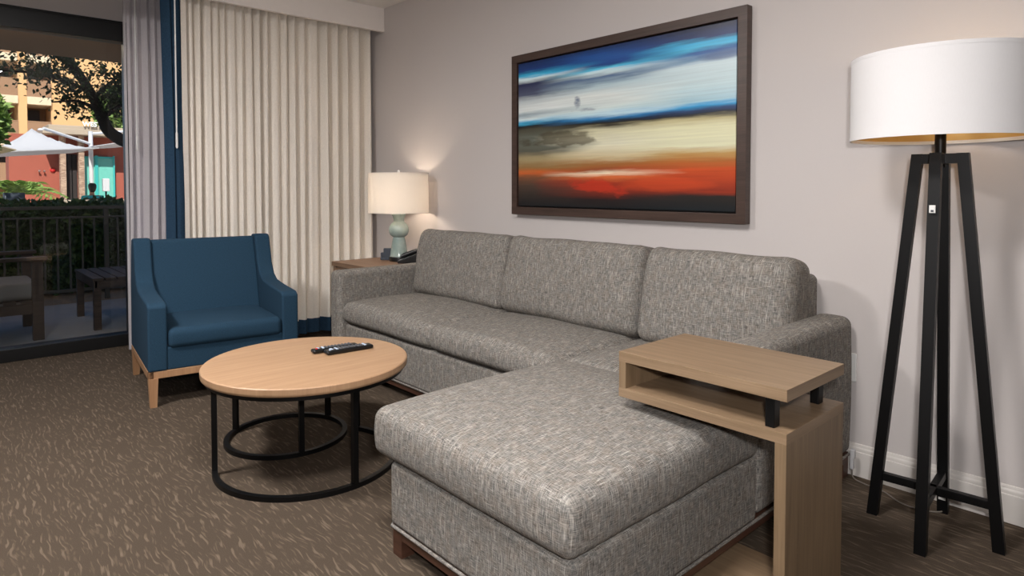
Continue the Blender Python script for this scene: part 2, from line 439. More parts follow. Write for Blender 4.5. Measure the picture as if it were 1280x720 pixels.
def thing(name, label, cat, loc=(0, 0, 0), rz=0, group=None):
    o = bpy.data.objects.new(name, None); C.objects.link(o); o.empty_display_size = .1
    o.location = loc; o.rotation_euler[2] = rz; return tag(o, label, cat, group)
def tag(o, label, cat, group=None, kind=None):
    o['label'] = label; o['category'] = cat
    if group: o['group'] = group
    if kind: o['kind'] = kind
    return o
def struct(name, geoms, mat, label=None, cat=None, **k):
    o = mesh(name, geoms, mat, **k); o['kind'] = 'structure'
    o['label'] = label or name; o['category'] = cat or name.split('_')[0]; return o

# ------------------------------------------------------------------ room shell
XW = -.80
CEIL = 2.69
struct('floor', box(XW-.12, 9.2, -8.2, .12, -.12, 0, .001), 'carpet', 'brown carpet flecked with short pale dashes', 'carpet')
struct('ceiling', box(XW-.25, 9.2, -8.2, .12, CEIL, CEIL+.15, .001), 'white', 'white painted ceiling above the drapes', 'ceiling')
struct('wall_back', box(XW-.25, 9.2, 0, .12, 0, CEIL, .001), 'wall', 'light grey papered wall behind the grey sofa', 'wall')
struct('wall_right', box(9.08, 9.2, -8.2, 0, 0, CEIL, .001), 'wall', 'light grey wall on the right side of the room', 'wall')
struct('wall_front', box(XW-.25, 9.08, -8.2, -8.08, 0, CEIL, .001), 'wall', 'light grey wall opposite the sofa wall', 'wall')
DY0, DY1, DZ = -4.1, -1.655, 2.44
struct('wall_left', [box(XW-.2, XW, DY1, 0, 0, CEIL, .001), box(XW-.2, XW, -8.08, DY0, 0, CEIL, .001), box(XW-.2, XW, DY0, DY1, DZ, CEIL, .001)],
       'wall', 'grey window wall around the black sliding door', 'wall')
def run_x(poly, x0, x1):
    """(y,z) moulding profile run along x"""
    n = len(poly); V = [(x, y, z) for x in (x0, x1) for (y, z) in poly]
    return V, [[k, (k+1) % n, n+(k+1) % n, n+k] for k in range(n)] + [list(range(n))[::-1], list(range(n, 2*n))]
bp_ = [(0, 0), (-.016, 0), (-.016, .098), (-.0145, .1015), (-.0115, .103), (-.0115, .112), (-.010, .117), (-.007, .121), (-.006, .128), (-.004, .132), (0, .133)]
struct('baseboard_back', run_x(bp_, 3.70, 9.08), 'trimw', 'white baseboard along the wall behind the floor lamp', 'baseboard', sharp=25)
struct('baseboard_left', [box(XW, XW+.016, DY1+.06, -.02, 0, .125, .002)], 'trimw', 'white baseboard under the drapes on the window wall', 'baseboard')
struct('trim_1', box(.045, .085, -4.9, -.001, 2.497, CEIL, .002), 'valance', 'pale flat valance board hiding the top of the cream drape', 'valance')

# sliding glass door
d = struct('door_1', [box(XW-.12, XW+.01, DY1-.06, DY1, 0, DZ, .004), box(XW-.12, XW+.01, DY0, DY0+.06, 0, DZ, .004),
                      box(XW-.12, XW+.01, DY0, DY1, DZ-.14, DZ, .004), box(XW-.12, XW+.012, DY0, DY1, 0, .09, .004),
                      box(XW+.002, XW+.02, DY0-.02, DY1+.0, DZ-.006, DZ+.006, .002)], 'alu', 'black framed sliding glass door to the patio', 'door')
mesh('header_bead', box(XW+.0, XW+.018, DY0, DY1, DZ-.004, DZ+.008, .002), 'steel', d)
mesh('door_stile', [box(XW-.06, XW-.01, -2.62, -2.53, .09, DZ-.14, .003)], 'alu', d)
mesh('glass_pane', box(XW-.04, XW-.034, -2.58, DY1-.05, .08, DZ-.13, .0005), 'glass', d)
mesh('glass_pane', box(XW-.08, XW-.074, DY0+.05, -2.56, .08, DZ-.13, .0005), 'glass', d)
hp = [(XW-.01, -2.54, .94), (XW+.05, -2.515, .95), (XW+.055, -2.495, 1.0), (XW+.055, -2.495, 1.05), (XW+.05, -2.515, 1.10), (XW-.01, -2.54, 1.11)]
mesh('handle', tube(hp, .013, 10), 'blackp', d)

# ------------------------------------------------------------------ curtains
def fold_line(y0, y1, x, amp, p0, p1, seed):
    R = random.Random(seed); pts = []; y = y0
    while y < y1-.01:
        f = (y-y0)/(y1-y0); p = (p0+(p1-p0)*f)*R.uniform(.8, 1.25); p = min(p, y1-y)
        a = amp*R.uniform(.55, 1.25)*(.8+.5*f); k2 = R.uniform(-.25, .35); ph = R.uniform(.6, 1.6)
        n = 12
        for k in range(n):
            s = k/n; pts.append((x + a*(math.sin(PI*s)**ph*2-1) + a*k2*math.sin(PI*s)*math.sin(3*PI*s), y+p*s))
        y += p
    pts.append((x-amp, y1)); return pts
def sway(x, y, z, i):
    k = (2.5-z)/2.5
    return x + .010*k*math.sin(i*.13+1) + .012*k*math.sin(i*.031), y + .008*k*math.sin(i*.21)
cur = thing('curtain', 'cream floor length drape in deep vertical folds with blue hem', 'curtain', (-.08, -.8, 0))
L = (.08, .8, 0)
pl = [(-.025, -1.535), (-.035, -1.50)] + fold_line(-1.49, -.025, -.075, .030, .048, .105, 5)
mesh('drape', sheet(pl, .155, 2.66, .004, 14, sway), 'cream', cur, L)
mesh('hem_band', sheet(pl, .045, .157, .007, 2, sway), 'band', cur, L)['label'] = 'dark blue hem band'
ed = [(-.05, -1.648), (-.022, -1.625), (-.012, -1.60), (-.03, -1.585), (-.012, -1.568), (-.016, -1.548), (-.035, -1.53)]
mesh('edge_band', sheet(ed, .045, 2.66, .005, 10, lambda x, y, z, i: (x+.008*math.sin(z*2), y+.012*math.sin(z*1.3)-.006)), 'band', cur, L)['label'] = 'dark blue leading edge band'
def wand(nm, x, y, z0, z1, lab):
    w = thing(nm, lab, 'curtain wand', (x, y, z0), 0, 'white curtain pull wands')
    mesh('rod', tube([(0, 0, 0), (0, 0, z1-z0-.03)], .005, 10), 'whitep', w)
    mesh('hook', tube([(0, 0, z1-z0-.03), (.004, 0, z1-z0-.01), (-.02, 0, z1-z0)], .0025, 8), 'steel', w)
    mesh('grip', lathe([(.004, -.02), (.0075, -.01), (.0075, .08), (.005, .09)], 12), 'whitep', w)
wand('curtain_wand', .012, -1.582, 1.49, 2.60, 'thin white wand hanging in front of the dark blue drape edge')
sh = thing('sheer_curtain', 'translucent white sheer curtain gathered at the door edge', 'curtain', (-.55, -1.65, 0))
def sheer_line(y0, y1, x, seed, n=7):
    R = random.Random(seed); pts = []
    for k in range(n*10+1):
        f = k/(n*10); pts.append((x+.026*math.sin(f*n*2*PI)+.010*math.sin(f*17+seed), y0+(y1-y0)*f+.008*math.sin(f*n*4*PI)))
    return pts
mesh('voile', sheet(sheer_line(-1.765, -1.38, -.55, 2), .02, 2.66, .0012, 8, lambda x, y, z, i: (x+.01*math.sin(z*2+i*.2), y+.03*(z-1)*.0+.012*math.sin(z*.9))), 'sheer', sh, (.55, 1.65, 0))
mesh('side_hem', box(-.56, -.535, -1.775, -1.760, .02, 2.66, .002), 'sheer', sh, (.55, 1.65, 0))
wand('curtain_wand', -.49, -1.712, 1.49, 2.60, 'thin white wand hanging in front of the sheer curtain')

# ------------------------------------------------------------------ sofa
SX0, SX1 = .925, 3.79
YF, YC = -.885, -1.755
CHX = 2.985
sofa = thing('sectional_sofa', 'long grey tweed sectional sofa with chaise against the wall', 'sofa', (SX0+.02, YF, 0))
SL = (-(SX0+.02), -YF, 0)
def sp(name, g, mat='tweed', label=None):
    o = mesh(name, g, mat, sofa, SL)
    if label: o['label'] = label
    return o
def nz3(x, y, z, s, a, off=0):
    return a*noise.noise(Vector((x*s+off, y*s, z*s)))
sp('base', [rbox(((SX0+.115+CHX+.02)/2, (YF-.02)/2, .2135), (CHX+.02-SX0-.115, -YF-.02, .237), .018, 3),
            rbox(((CHX+SX1)/2, (YC-.84)/2, .2025), (SX1-CHX, (-YC)-.84, .211), .02, 3),
            rbox(((CHX+SX1-.14)/2, -.45, .22), (SX1-.14-CHX, .86, .25), .018, 2)])
# light piping where the upholstery meets the wooden base
pz = .098
sp('piping', [tube([(CHX+.004, YF, pz), (CHX+.004, YC+.012, pz), (CHX+.016, YC, pz), (SX1-.016, YC, pz), (SX1-.002, YC+.014, pz), (SX1-.002, -.05, pz)], .0055, 8),
              tube([(SX0+.02, YF-.005, pz), (CHX, YF-.002, pz)], .0055, 8)], 'tweed')
# arms
def arm_fn(x, y, z): return (x + .006*math.sin(PI*(z/.56+.5)) * (1 if x > 0 else -1), y, z + (.006*math.cos(x*18)))
sp('arm', rbox((SX0+.06, (-.93-.03)/2, .382), (.122, .90, .566), .034, 5, 6, arm_fn))
sp('arm', rbox((SX1-.072, (-.845-.03)/2, .382), (.144, .815, .566), .034, 5, 6, arm_fn))
sp('backrest', rbox(((SX0+.115+SX1-.14)/2, -.105, .47), (SX1-.14-SX0-.115, .15, .725), .03, 4, 8))
def cushion(cx, cy, cz, sx, sy, sz, crown, r=.045, front=.0, seed=0):
    hx, hy, hz = sx/2, sy/2, sz/2
    def fn(x, y, z):
        u, v, w = x/hx, y/hy, z/hz
        q = (1-min(1, u*u))*(1-min(1, v*v))
        k = crown*(q**.55) if z > 0 else -crown*.0
        bul = .012*(1-w*w)
        x2 = x + bul*max(-1, min(1, u*3)) * (1-v*v*.5) * (abs(u) > .7)
        y2 = y + (bul + front*(1-u*u))*(-1 if v < -.7 else (1 if v > .7 else 0)) * (1-u*u*.4)
        n = nz3(x+seed, y, z, 4.5, .006, seed)
        return (x2, y2, z + k*(w if w > 0 else 0) + n)
    return rbox((cx, cy, cz), (sx, sy, sz), r, 5, 14, fn)
SXM = 1.995
sp('seat_cushion', cushion((1.043+SXM)/2, -.53, .405, SXM-1.043, .75, .135, .028, seed=1))
sp('seat_cushion', cushion((SXM+CHX-.075)/2, -.53, .405, CHX-.075-SXM-.004, .75, .135, .028, seed=2))
CX0, CX1 = 2.912, SX1+.008
sp('chaise_cushion', cushion((CX0+CX1)/2, (YC-.012-.855)/2, .392, CX1-CX0, -YC+.018-.855, .158, .03, .034, seed=3))
sp('chaise_seat_back', cushion((CX0+CX1-.147)/2, -.545, .392, CX1-CX0-.147, .66, .15, .03, .045, seed=4))
def back_cushion(x0, x1, seed, tilt=-.19):
    sx, sy, sz = x1-x0, .20, .445; hx, hy, hz = sx/2, sy/2, sz/2
    def fn(x, y, z):
        u, v, w = x/hx, y/hy, z/hz
        q = (1-min(1, u*u))**.5*(1-min(1, w*w))**.5
        y2 = y + (-.045*q if v < 0 else .01*q)
        n = nz3(x+seed*3, y, z, 5, .010, seed)
        z2 = z + .012*(1-u*u)*(w > .5) + n*.7
        # corners pull in a little
        k = 1-.03*(abs(w)**6)
        ear = .016*(abs(u)**5)*(w > .5)*max(0, w)
        return (x*k + n*.6*(abs(u) > .8), y2 + n - .03*(abs(u)**4)*(v > 0)*0, z2 + ear - .006*(w > .6))
    g = rbox((0, 0, 0), (sx, sy, sz), .055, 5, 14, fn)
    return xf(g, ((x0+x1)/2, -.262, .686), 0, rx=tilt)
sp('back_cushion', back_cushion(1.06, 1.975, 1))
sp('back_cushion', back_cushion(1.965, 2.945, 2))
sp('back_cushion', back_cushion(2.95, 3.672, 3))
# wooden base and legs
rl = .058
sp('wood_rail', [box(SX0+.03, CHX, YF+.006, YF+.03, rl, .096), box(CHX+.01, CHX+.034, YC+.02, YF+.03, rl, .096), box(CHX+.012, SX1-.012, YC+.008, YC+.032, rl, .096),
                 box(SX1-.034, SX1-.010, YC+.02, -.05, rl, .096), box(SX0+.02, SX1-.02, -.05, -.03, rl, .096), box(SX0+.02, SX0+.04, YF, -.04, rl, .096)], 'darkwood', 'dark brown wooden rail')
for (x, y) in ((CHX+.036, YC+.032), (SX1-.036, YC+.032), (SX0+.05, YF+.02), (SX0+.05, -.06), (SX1-.036, -.06), (CHX+.05, -.06)):
    sp('leg', bar((x, y, 0), (x, y, .10), .050), 'darkwood', 'dark brown square leg')

# ------------------------------------------------------------------ armchair
ch = thing('armchair', 'blue upholstered armchair with flared wings on pale wood legs', 'armchair', (.91, -1.985, 0), math.radians(-6.2))
W = .815; T = .098
side = [(0, .195), (0, .552), (-.03, .57), (-.25, .582), (-.42, .598), (-.49, .632), (-.54, .70), (-.60, .875), (-.625, .888), (-.705, .884), (-.76, .62), (-.79, .195)]
mesh('arm', prism(side, 0, T, .022, 3), 'blue', ch, sharp=60)
mesh('arm', prism(side, W-T, W, .022, 3), 'blue', ch, sharp=60)
mesh('front_panel', rbox((-.03, W/2, .26), (.045, W-2*T+.01, .13), .01, 2), 'blue', ch)
def sc(x, y, z):
    u, v, w = x/.30, y/.31, z/.055
    return (x + .010*(1-w*w)*(u > .7)*(1-v*v*.4), y, z + (.014*(1-min(1, u*u))**.6*(1-min(1, v*v))**.6*(w if w > 0 else 0)))
mesh('seat_cushion', rbox((-.295, W/2, .366), (.60, W-2*T-.006, .11), .03, 4, 10, sc), 'blue', ch)
bp = [(-.50, .30), (-.485, .40), (-.56, .66), (-.63, .862), (-.655, .876), (-.705, .868), (-.74, .62), (-.77, .30)]
mesh('backrest', prism(bp, T-.004, W-T+.004, .02, 3), 'blue', ch, sharp=60)
mesh('back_panel', prism([(-.70, .2), (-.71, .60), (-.73, .60), (-.78, .2)], T-.004, W-T+.004, .005, 1), 'blue', ch)
mesh('wood_frame', [box(-.035, -.004, .0, W, .157, .197), box(-.79, -.76, .01, W-.01, .157, .197), box(-.79, -.004, .0, .03, .157, .197), box(-.79, -.004, W-.03, W, .157, .197)], 'oakleg', ch)['label'] = 'pale wood base rail'
for (x, y, bx, by) in ((-.024, .025, .0, .0), (-.024, W-.025, 0, 0), (-.77, .025, -.03, 0), (-.77, W-.025, -.03, 0)):
    mesh('leg', bar((x+bx, y+by, 0), (x, y, .16), (.034, .048)), 'oakleg', ch)['label'] = 'pale wood tapered leg'

# ------------------------------------------------------------------ coffee table and the small table nested under it
def arc(r, a0, a1, z, n=64): return [(r*math.cos(a0+(a1-a0)*i/n), r*math.sin(a0+(a1-a0)*i/n), z) for i in range(n+1)]
def flatring(r, w, z0, z1, a0=0, a1=2*PI, n=72): return lathe([(r-w, z0), (r, z0), (r, z1), (r-w, z1), (r-w, z0)], n, a0=a0, a1=a1, cap=False)
ct = thing('coffee_table', 'round oak coffee table on black metal ring base', 'coffee table', (2.118, -1.632, 0))
R0 = .430
mesh('tabletop', lathe([(0, .416), (R0-.006, .416), (R0-.001, .421), (R0, .428), (R0, .446), (R0-.003, .4495), (R0-.008, .451), (0, .451)], 96), 'oak', ct)
mesh('apron_ring', flatring(.412, .03, .397, .4165), 'black', ct)
d2r = math.radians
RB = .388
mesh('base_ring', flatring(RB, .022, 0, .020, d2r(-112), d2r(120)), 'black', ct)
for a in (-110, 3, 118):
    x, y = (RB-.011)*math.cos(d2r(a)), (RB-.011)*math.sin(d2r(a))
    V, Fc = bar((0, 0, .018), (0, 0, .40), .022)
    mesh('leg', xf((V, Fc), (x, y, 0), d2r(a)), 'black', ct)
nt = thing('nesting_table', 'small round black framed table nested under the coffee table', 'nesting table', (1.785, -1.588, 0))
mesh('tabletop', lathe([(0, .355), (.292, .355), (.297, .36), (.297, .378), (.292, .382), (0, .382)], 80), 'oak', nt)
mesh('base_ring', flatring(.282, .022, 0, .020), 'black', nt)
mesh('apron_ring', flatring(.284, .022, .338, .356), 'black', nt)
for a in (218, -10, 109):
    V, Fc = bar((0, 0, .018), (0, 0, .345), .022)
    mesh('leg', xf((V, Fc), (.271*math.cos(d2r(a)), .271*math.sin(d2r(a)), 0), d2r(a)), 'black', nt)

# remotes
def remote(lab, loc, rz, Ln, w, style):
    r = thing('remote_control', lab, 'remote control', loc, rz, 'remote controls on the coffee table')
    def fn(x, y, z): return (x, y*(1-.10*math.cos(PI*x/Ln)), z*(1+.12*math.cos(PI*x/Ln*2)))
    mesh('body', rbox((0, 0, .0105), (Ln, w, .021), .009, 3, 8, fn), 'blackp', r)
    ks = []; kb = []
    for i in range(9):
        for j in range(3):
            x = -Ln*.27+i*Ln*.075; y = (j-1)*w*.26
            (kb if i in style else ks).append(rbox((x, y, .0215), (Ln*.045, w*.18, .005), .002, 2))
    mesh('keypad', ks, 'keyg', r)
    for k in kb: mesh('key', k, 'keyw', r)
    mesh('power_button', lathe([(.0055, 0), (.0055, .0035), (.004, .0045), (0, .0045)], 16, (-Ln*.41, -w*.18, .020)), 'red' if 8 not in style else 'keyw', r)
    mesh('label_strip', rbox((-Ln*.36, w*.12, .0205), (Ln*.05, w*.5, .003), .001, 1), 'keyw', r)
remote('thicker black remote control in front on the coffee table', (2.120, -1.435, .451), d2r(85), .225, .052, (0, 8))
remote('slimmer black remote with red button tucked behind the thicker one', (2.062, -1.475, .451), d2r(84), .215, .044, (0,))

# ------------------------------------------------------------------ C-shaped side table over the chaise
st = thing('side_table', 'oak C shaped side table overhanging the chaise', 'side table', (4.04, -1.015, 0))
OX, OY = 4.04, -1.015
def sb(name, g, mat, label=None):
    o = mesh(name, g, mat, st, (-OX, -OY, 0))
    if label: o['label'] = label
    return o
tx0, tx1, ty0, ty1 = 3.513, 4.06, -1.228, -.852
sb('tabletop', box(tx0, tx1, ty0, ty1, .645, .678, .002), 'cwood')
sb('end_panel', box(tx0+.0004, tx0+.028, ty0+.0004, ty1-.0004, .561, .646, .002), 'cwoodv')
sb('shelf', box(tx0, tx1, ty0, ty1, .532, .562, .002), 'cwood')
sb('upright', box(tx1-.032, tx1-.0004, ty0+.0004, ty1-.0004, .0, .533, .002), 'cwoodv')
sb('foot_plate', box(tx1-.42, tx1-.002, ty0+.02, ty1-.02, 0, .012, .002), 'cwood')
for y in (ty0+.035, ty1-.06): sb('spacer', rbox((tx1-.055, y, .603), (.026, .034, .086), .003, 2), 'black', 'black metal spacer block')

# ------------------------------------------------------------------ end table with its things
et = thing('end_table', 'brown wooden end table between the sofa arm and the drape', 'end table', (.63, -.33, 0))
EX, EY = .63, -.33
def eb(name, g, mat): return mesh(name, g, mat, et, (-EX, -EY, 0))
e0, e1, f0, f1 = .345, .905, -.625, -.03
eb('tabletop', box(e0, e1, f0, f1, .622, .655, .003), 'endwood')
eb('shelf', box(e0+.02, e1-.02, f0+.02, f1-.02, .16, .185, .003), 'endwood')
eb('apron', [box(e0+.02, e1-.02, f0+.015, f0+.035, .54, .625), box(e0+.015, e0+.035, f0+.02, f1-.02, .54, .625), box(e1-.035, e1-.015, f0+.02, f1-.02, .54, .625), box(e0+.02, e1-.02, f1-.035, f1-.015, .54, .625)], 'endwood')
for x in (e0+.03, e1-.03):
    for y in (f0+.03, f1-.03): eb('leg', bar((x, y, 0), (x, y, .625), .04), 'endwood')

tl = thing('table_lamp', 'celadon gourd table lamp with white drum shade on the end table', 'table lamp', (.665, -.24, .655))
mesh('base', lathe([(.069, 0), (.072, .004), (.072, .028), (.069, .032), (0, .032)], 40), 'blackp', tl)
prof = [(.062, .032), (.066, .034), (.066, .04), (.062, .07), (.054, .12), (.046, .165), (.041, .178), (.050, .184), (.064, .196), (.072, .214), (.0745, .232), (.072, .25), (.064, .268),
        (.052, .283), (.042, .292), (.0385, .30), (.041, .318), (.046, .335), (.052, .348), (.050, .352), (.030, .352), (0, .350)]
mesh('body', lathe(prof, 56), 'celadon', tl)
mesh('neck', lathe([(.016, .35), (.016, .385), (.011, .39), (.011, .44), (0, .44)], 20), 'steel', tl)
mesh('harp', tube([(.012, 0, .39), (.045, 0, .43), (.055, 0, .52), (.03, 0, .62), (0, 0, .645), (-.03, 0, .62), (-.055, 0, .52), (-.045, 0, .43), (-.012, 0, .39)], .0025, 8), 'steel', tl)
M['bulb'] = m_emit('warm_bulb', (1, .82, .62, 1), 22)
mesh('bulb', lathe([(0, .43), (.012, .435), (.02, .45), (.03, .475), (.032, .49), (.026, .51), (.012, .522), (0, .524)], 20), 'bulb', tl)
s = mesh('lamp_shade', lathe([(.2235, .362), (.2235, .366), (.2195, .655), (.2175, .655), (.2215, .362), (.2235, .362)], 72, cap=False), 'shade_t', tl)
mesh('shade_trim', lathe([(.2245, .360), (.2245, .368), (.2205, .368), (.2205, .360), (.2245, .360)], 72, cap=False), 'shade_t', s)
mesh('shade_trim', [lathe([(.2205, .649), (.2205, .657), (.2165, .657), (.2165, .649), (.2205, .649)], 72, cap=False)], 'shade_t', s)
mesh('shade_spider', [tube([(0, 0, .645), (.217*math.cos(a), .217*math.sin(a), .648)], .002, 6) for a in (0, 2*PI/3, 4*PI/3)], 'steel', s)
mesh('finial', lathe([(.006, .645), (.006, .655), (.011, .664), (.009, .675), (0, .68)], 16), 'whitep', tl)

ph = thing('telephone', 'black desk telephone beside the celadon lamp', 'telephone', (.812, -.225, .655), d2r(-132))
mesh('base', prism([(-.09, 0), (.09, 0), (.09, .02), (-.04, .066), (-.09, .072)], -.085, .085, .006, 2), 'blackp', ph)
mesh('handset', xf(tube([(-.10, -.055, .07), (-.085, -.055, .078), (-.03, -.055, .08), (.04, -.055, .055), (.08, -.055, .036), (.098, -.055, .022)], [.018, .022, .017, .017, .022, .018], 12)), 'blackp', ph)
mesh('keypad', [rbox((.0+i*.022-.02, .005+j*.024, .042-i*.0055), (.016, .018, .008), .002, 1) for i in range(4) for j in range(3)], 'keyg', ph)
mesh('display', rbox((-.065, .03, .0645), (.03, .07, .004), .001, 1), 'slate', ph)
nb = mesh('note_holder', [box(-.03, .048, -.02, .02, 0, .088), box(-.052, -.0305, -.02, .02, 0, .055), box(-.052, .048, -.028, -.0205, 0, .018)], 'slate', loc=(.545, -.262, .655), rz=d2r(47.6))
tag(nb, 'dark slate stepped card holder left of the celadon lamp', 'card holder')

# ------------------------------------------------------------------ floor lamp
fl = thing('floor_lamp', 'tall floor lamp with black four leg stand and wide white shade', 'floor lamp', (4.150, -.282, 0), math.radians(4.5))
HT = 1.318
for (dx, dy) in ((-1, 0), (1, 0), (0, -1), (0, 1)):
    b, t_ = .188, .066
    mesh('leg', [bar((dx*b, dy*b, 0), (dx*t_, dy*t_, HT), .034), box(min(0, dx*t_*1.2)-.0165*(dx == 0), max(0, dx*t_*1.2)+.0165*(dx == 0), min(0, dy*t_*1.2)-.0165*(dy == 0), max(0, dy*t_*1.2)+.0165*(dy == 0), HT-.0345, HT-.0006, .001)], 'black', fl)
for (dx, dy) in ((1, 0), (0, 1)):
    k = .176; w = .012
    mesh('stretcher', box(-k if dx else -w, k if dx else w, -k if dy else -w, k if dy else w, .135+.0*dy, .163, .002), 'black', fl)
mesh('pole', lathe([(.017, HT-.045), (.017, 1.50), (.013, 1.505), (.013, 1.56), (0, 1.56)], 24), 'black', fl)
SZ0, SZ1, SR = 1.366, 1.650, .276
s = mesh('lamp_shade', lathe([(SR, SZ0), (SR, SZ1), (SR-.0015, SZ1), (SR-.0015, SZ0), (SR, SZ0)], 96, cap=False), 'shade_f', fl)
mesh('shade_lining', lathe([(SR-.002, SZ0+.002), (SR-.002, SZ1-.002), (SR-.004, SZ1-.002), (SR-.004, SZ0+.002), (SR-.002, SZ0+.002)], 96, cap=False), 'gold', s)['label'] = 'gold inner lining'
mesh('shade_trim', lathe([(SR+.001, SZ0), (SR+.001, SZ0+.012), (SR-.004, SZ0+.012), (SR-.005, SZ0), (SR+.001, SZ0)], 96, cap=False), 'shade_f', s)
mesh('shade_trim', [lathe([(SR+.001, SZ1-.012), (SR+.001, SZ1), (SR-.004, SZ1), (SR-.004, SZ1-.012), (SR+.001, SZ1-.012)], 96, cap=False)], 'shade_f', s)
mesh('shade_spider', [tube([(0, 0, 1.55), (.2*math.cos(a), .2*math.sin(a), 1.58), ((SR-.004)*math.cos(a), (SR-.004)*math.sin(a), 1.64)], .003, 6) for a in (.3, .3+2*PI/3, .3+4*PI/3)], 'steel', s)
M['bulb2'] = m_emit('soft_bulb', (1, .76, .5, 1), 7)
mesh('bulb', lathe([(0, 1.555), (.012, 1.56), (.028, 1.60), (.03, 1.62), (.02, 1.645), (0, 1.655)], 20), 'bulb2', fl)
fs = mesh('switch_plate', [rbox((0, -.0990-.0130, 1.13), (.018, .004, .026), .001, 1)], 'whitep', fl); fs['label'] = 'small white dimmer tag'
mesh('switch_dot', rbox((0, -.1150, 1.124), (.008, .002, .007), .0005, 1), 'keyg', fs)
mesh('warning_sticker', [rbox((.0, .1605, .075), (.022, .003, .010), .0005, 1), rbox((.0, .162, .058), (.022, .003, .008), .0005, 1)], 'whitep', fl)

# ------------------------------------------------------------------ picture, outlet, cord
px0, px1, pz0, pz1 = 1.708, 3.318, 1.031, 2.044
pic = thing('framed_painting', 'large framed abstract of blue sky bands over orange ground', 'painting', ((px0+px1)/2, 0, pz0))
PL = (-(px0+px1)/2, 0, -pz0); w = .048
mesh('frame', [box(px0, px1, -.05, -.004, pz1-w, pz1, .002), box(px0, px1, -.05, -.004, pz0, pz0+w, .002), box(px0, px0+w, -.0495, -.004, pz0+w*.5, pz1-w*.5, .002), box(px1-w, px1, -.0495, -.004, pz0+w*.5, pz1-w*.5, .002)], 'framew', pic, PL)
mesh('backing', box(px0+w*.8, px1-w*.8, -.012, -.004, pz0+w*.8, pz1-w*.8, .001), 'blackp', pic, PL)
g_ = w+.008
mesh('canvas', box(px0+g_, px1-g_, -.040, -.010, pz0+g_, pz1-g_, .002), 'art', pic, PL)
out = thing('wall_outlet', 'white outlet plate on the wall just right of the sofa', 'outlet', (3.757, 0, .45))
mesh('plate', rbox((0, -.004, 0), (.076, .007, .118), .002, 2), 'whitep', out)
for z in (-.026, .026): mesh('socket', [rbox((0, -.008, z), (.034, .003, .03), .004, 2)], 'clearp', out)
cd = thing('power_cord', 'thin lamp cord with plug adapter by the sofa corner', 'cord', (3.84, -.055, 0))
pts = [(3.810, -.077, .06), (3.815, -.08, .02), (3.85, -.075, .004), (3.93, -.09, .004), (4.0, -.14, .004), (4.06, -.15, .004), (4.12, -.125, .004), (4.14, -.105, .02), (4.145, -.10, .12)]
def smooth_pts(p, k=6):
    P = [Vector(x) for x in p]; o = []
    for i in range(len(P)-1):
        a, b, c, d_ = P[max(0, i-1)], P[i], P[i+1], P[min(len(P)-1, i+2)]
        for j in range(k):
            t = j/k; o.append(.5*((2*b)+(-a+c)*t+(2*a-5*b+4*c-d_)*t*t+(-a+3*b-3*c+d_)*t**3))
    o.append(P[-1]); return [tuple(v) for v in o]
M['cord'] = plain('grey_cord', (118, 110, 102), .4)
mesh('cable', tube(smooth_pts(pts), .0026, 8), 'cord', cd, (-3.84, .055, 0))
mesh('plug', [rbox((3.812, -.075, .112), (.018, .022, .04), .005, 3), rbox((3.810, -.077, .075), (.014, .018, .05), .004, 2)], 'clearp', cd, (-3.84, .055, 0))

# ------------------------------------------------------------------ ceiling fill lights, out of view, added to brighten the room 
M['diff'] = m_emit('ceiling_light_diffuser', (1, .955, .925, 1), 74); M['diff_window'] = m_emit('window_side_diffuser', (1, .955, .925, 1), 118)
for i, (x, y, lb) in enumerate(((1.75, -3.15, 'round flush ceiling light above the space before the armchair'), (3.75, -2.35, 'round flush ceiling light further from the window'))):
    c = thing('ceiling_light', lb, 'ceiling light', (x, y, CEIL), 0, 'flush ceiling lights')
    mesh('ring', lathe([(.25, -.05), (.26, -.05), (.265, 0), (.25, 0), (.25, -.05)], 48, cap=False), 'steel', c)
    mesh('diffuser', lathe([(0, -.075), (.12, -.07), (.2, -.058), (.25, -.045), (.25, -.02), (0, -.02)], 48), 'diff' if i else 'diff_window', c)

# ------------------------------------------------------------------ patio
def ostruct(name, g, mat, label, cat, **k): return struct(name, g, mat, label, cat, **k)
ostruct('patio_floor', box(-3.5, XW-.10, -6, 3, -.14, -.04, .002), 'patiow', 'grey tiled patio floor outside the sliding door', 'patio')
ostruct('gravel_bed', box(-5.6, -3.5, -7, 5, -.18, -.06, .002), 'gravel', 'tan gravel strip under the patio railing', 'gravel')
ostruct('plaza_ground', box(-70, -5.6, -30, 40, -.2, -.05, .002), 'paving', 'pale paving of the courtyard beyond the hedge', 'paving')
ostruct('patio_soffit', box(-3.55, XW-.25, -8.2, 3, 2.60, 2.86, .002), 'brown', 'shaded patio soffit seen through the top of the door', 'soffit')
ostruct('upper_facade', box(-3.55, 9.2, -8.2, 3, 2.861, 7.4, .002), 'tan2', 'upper storey of the building over the patio', 'facade')  # storey out of view, added to keep the sun off patio and hedge
pc = thing('patio_ceiling_light', 'small warm patio ceiling light seen through the door top', 'ceiling light', (-1.75, -2.30, 2.60))
M['pdiff'] = m_emit('patio_light_glow', (1, .66, .36, 1), 2.2)
mesh('trim_ring', lathe([(.10, -.02), (.12, -.015), (.12, 0), (.10, 0), (.10, -.02)], 32, cap=False), 'steel', pc)
mesh('diffuser', lathe([(0, -.03), (.06, -.026), (.1, -.012), (.1, -.002), (0, -.002)], 32), 'pdiff', pc)

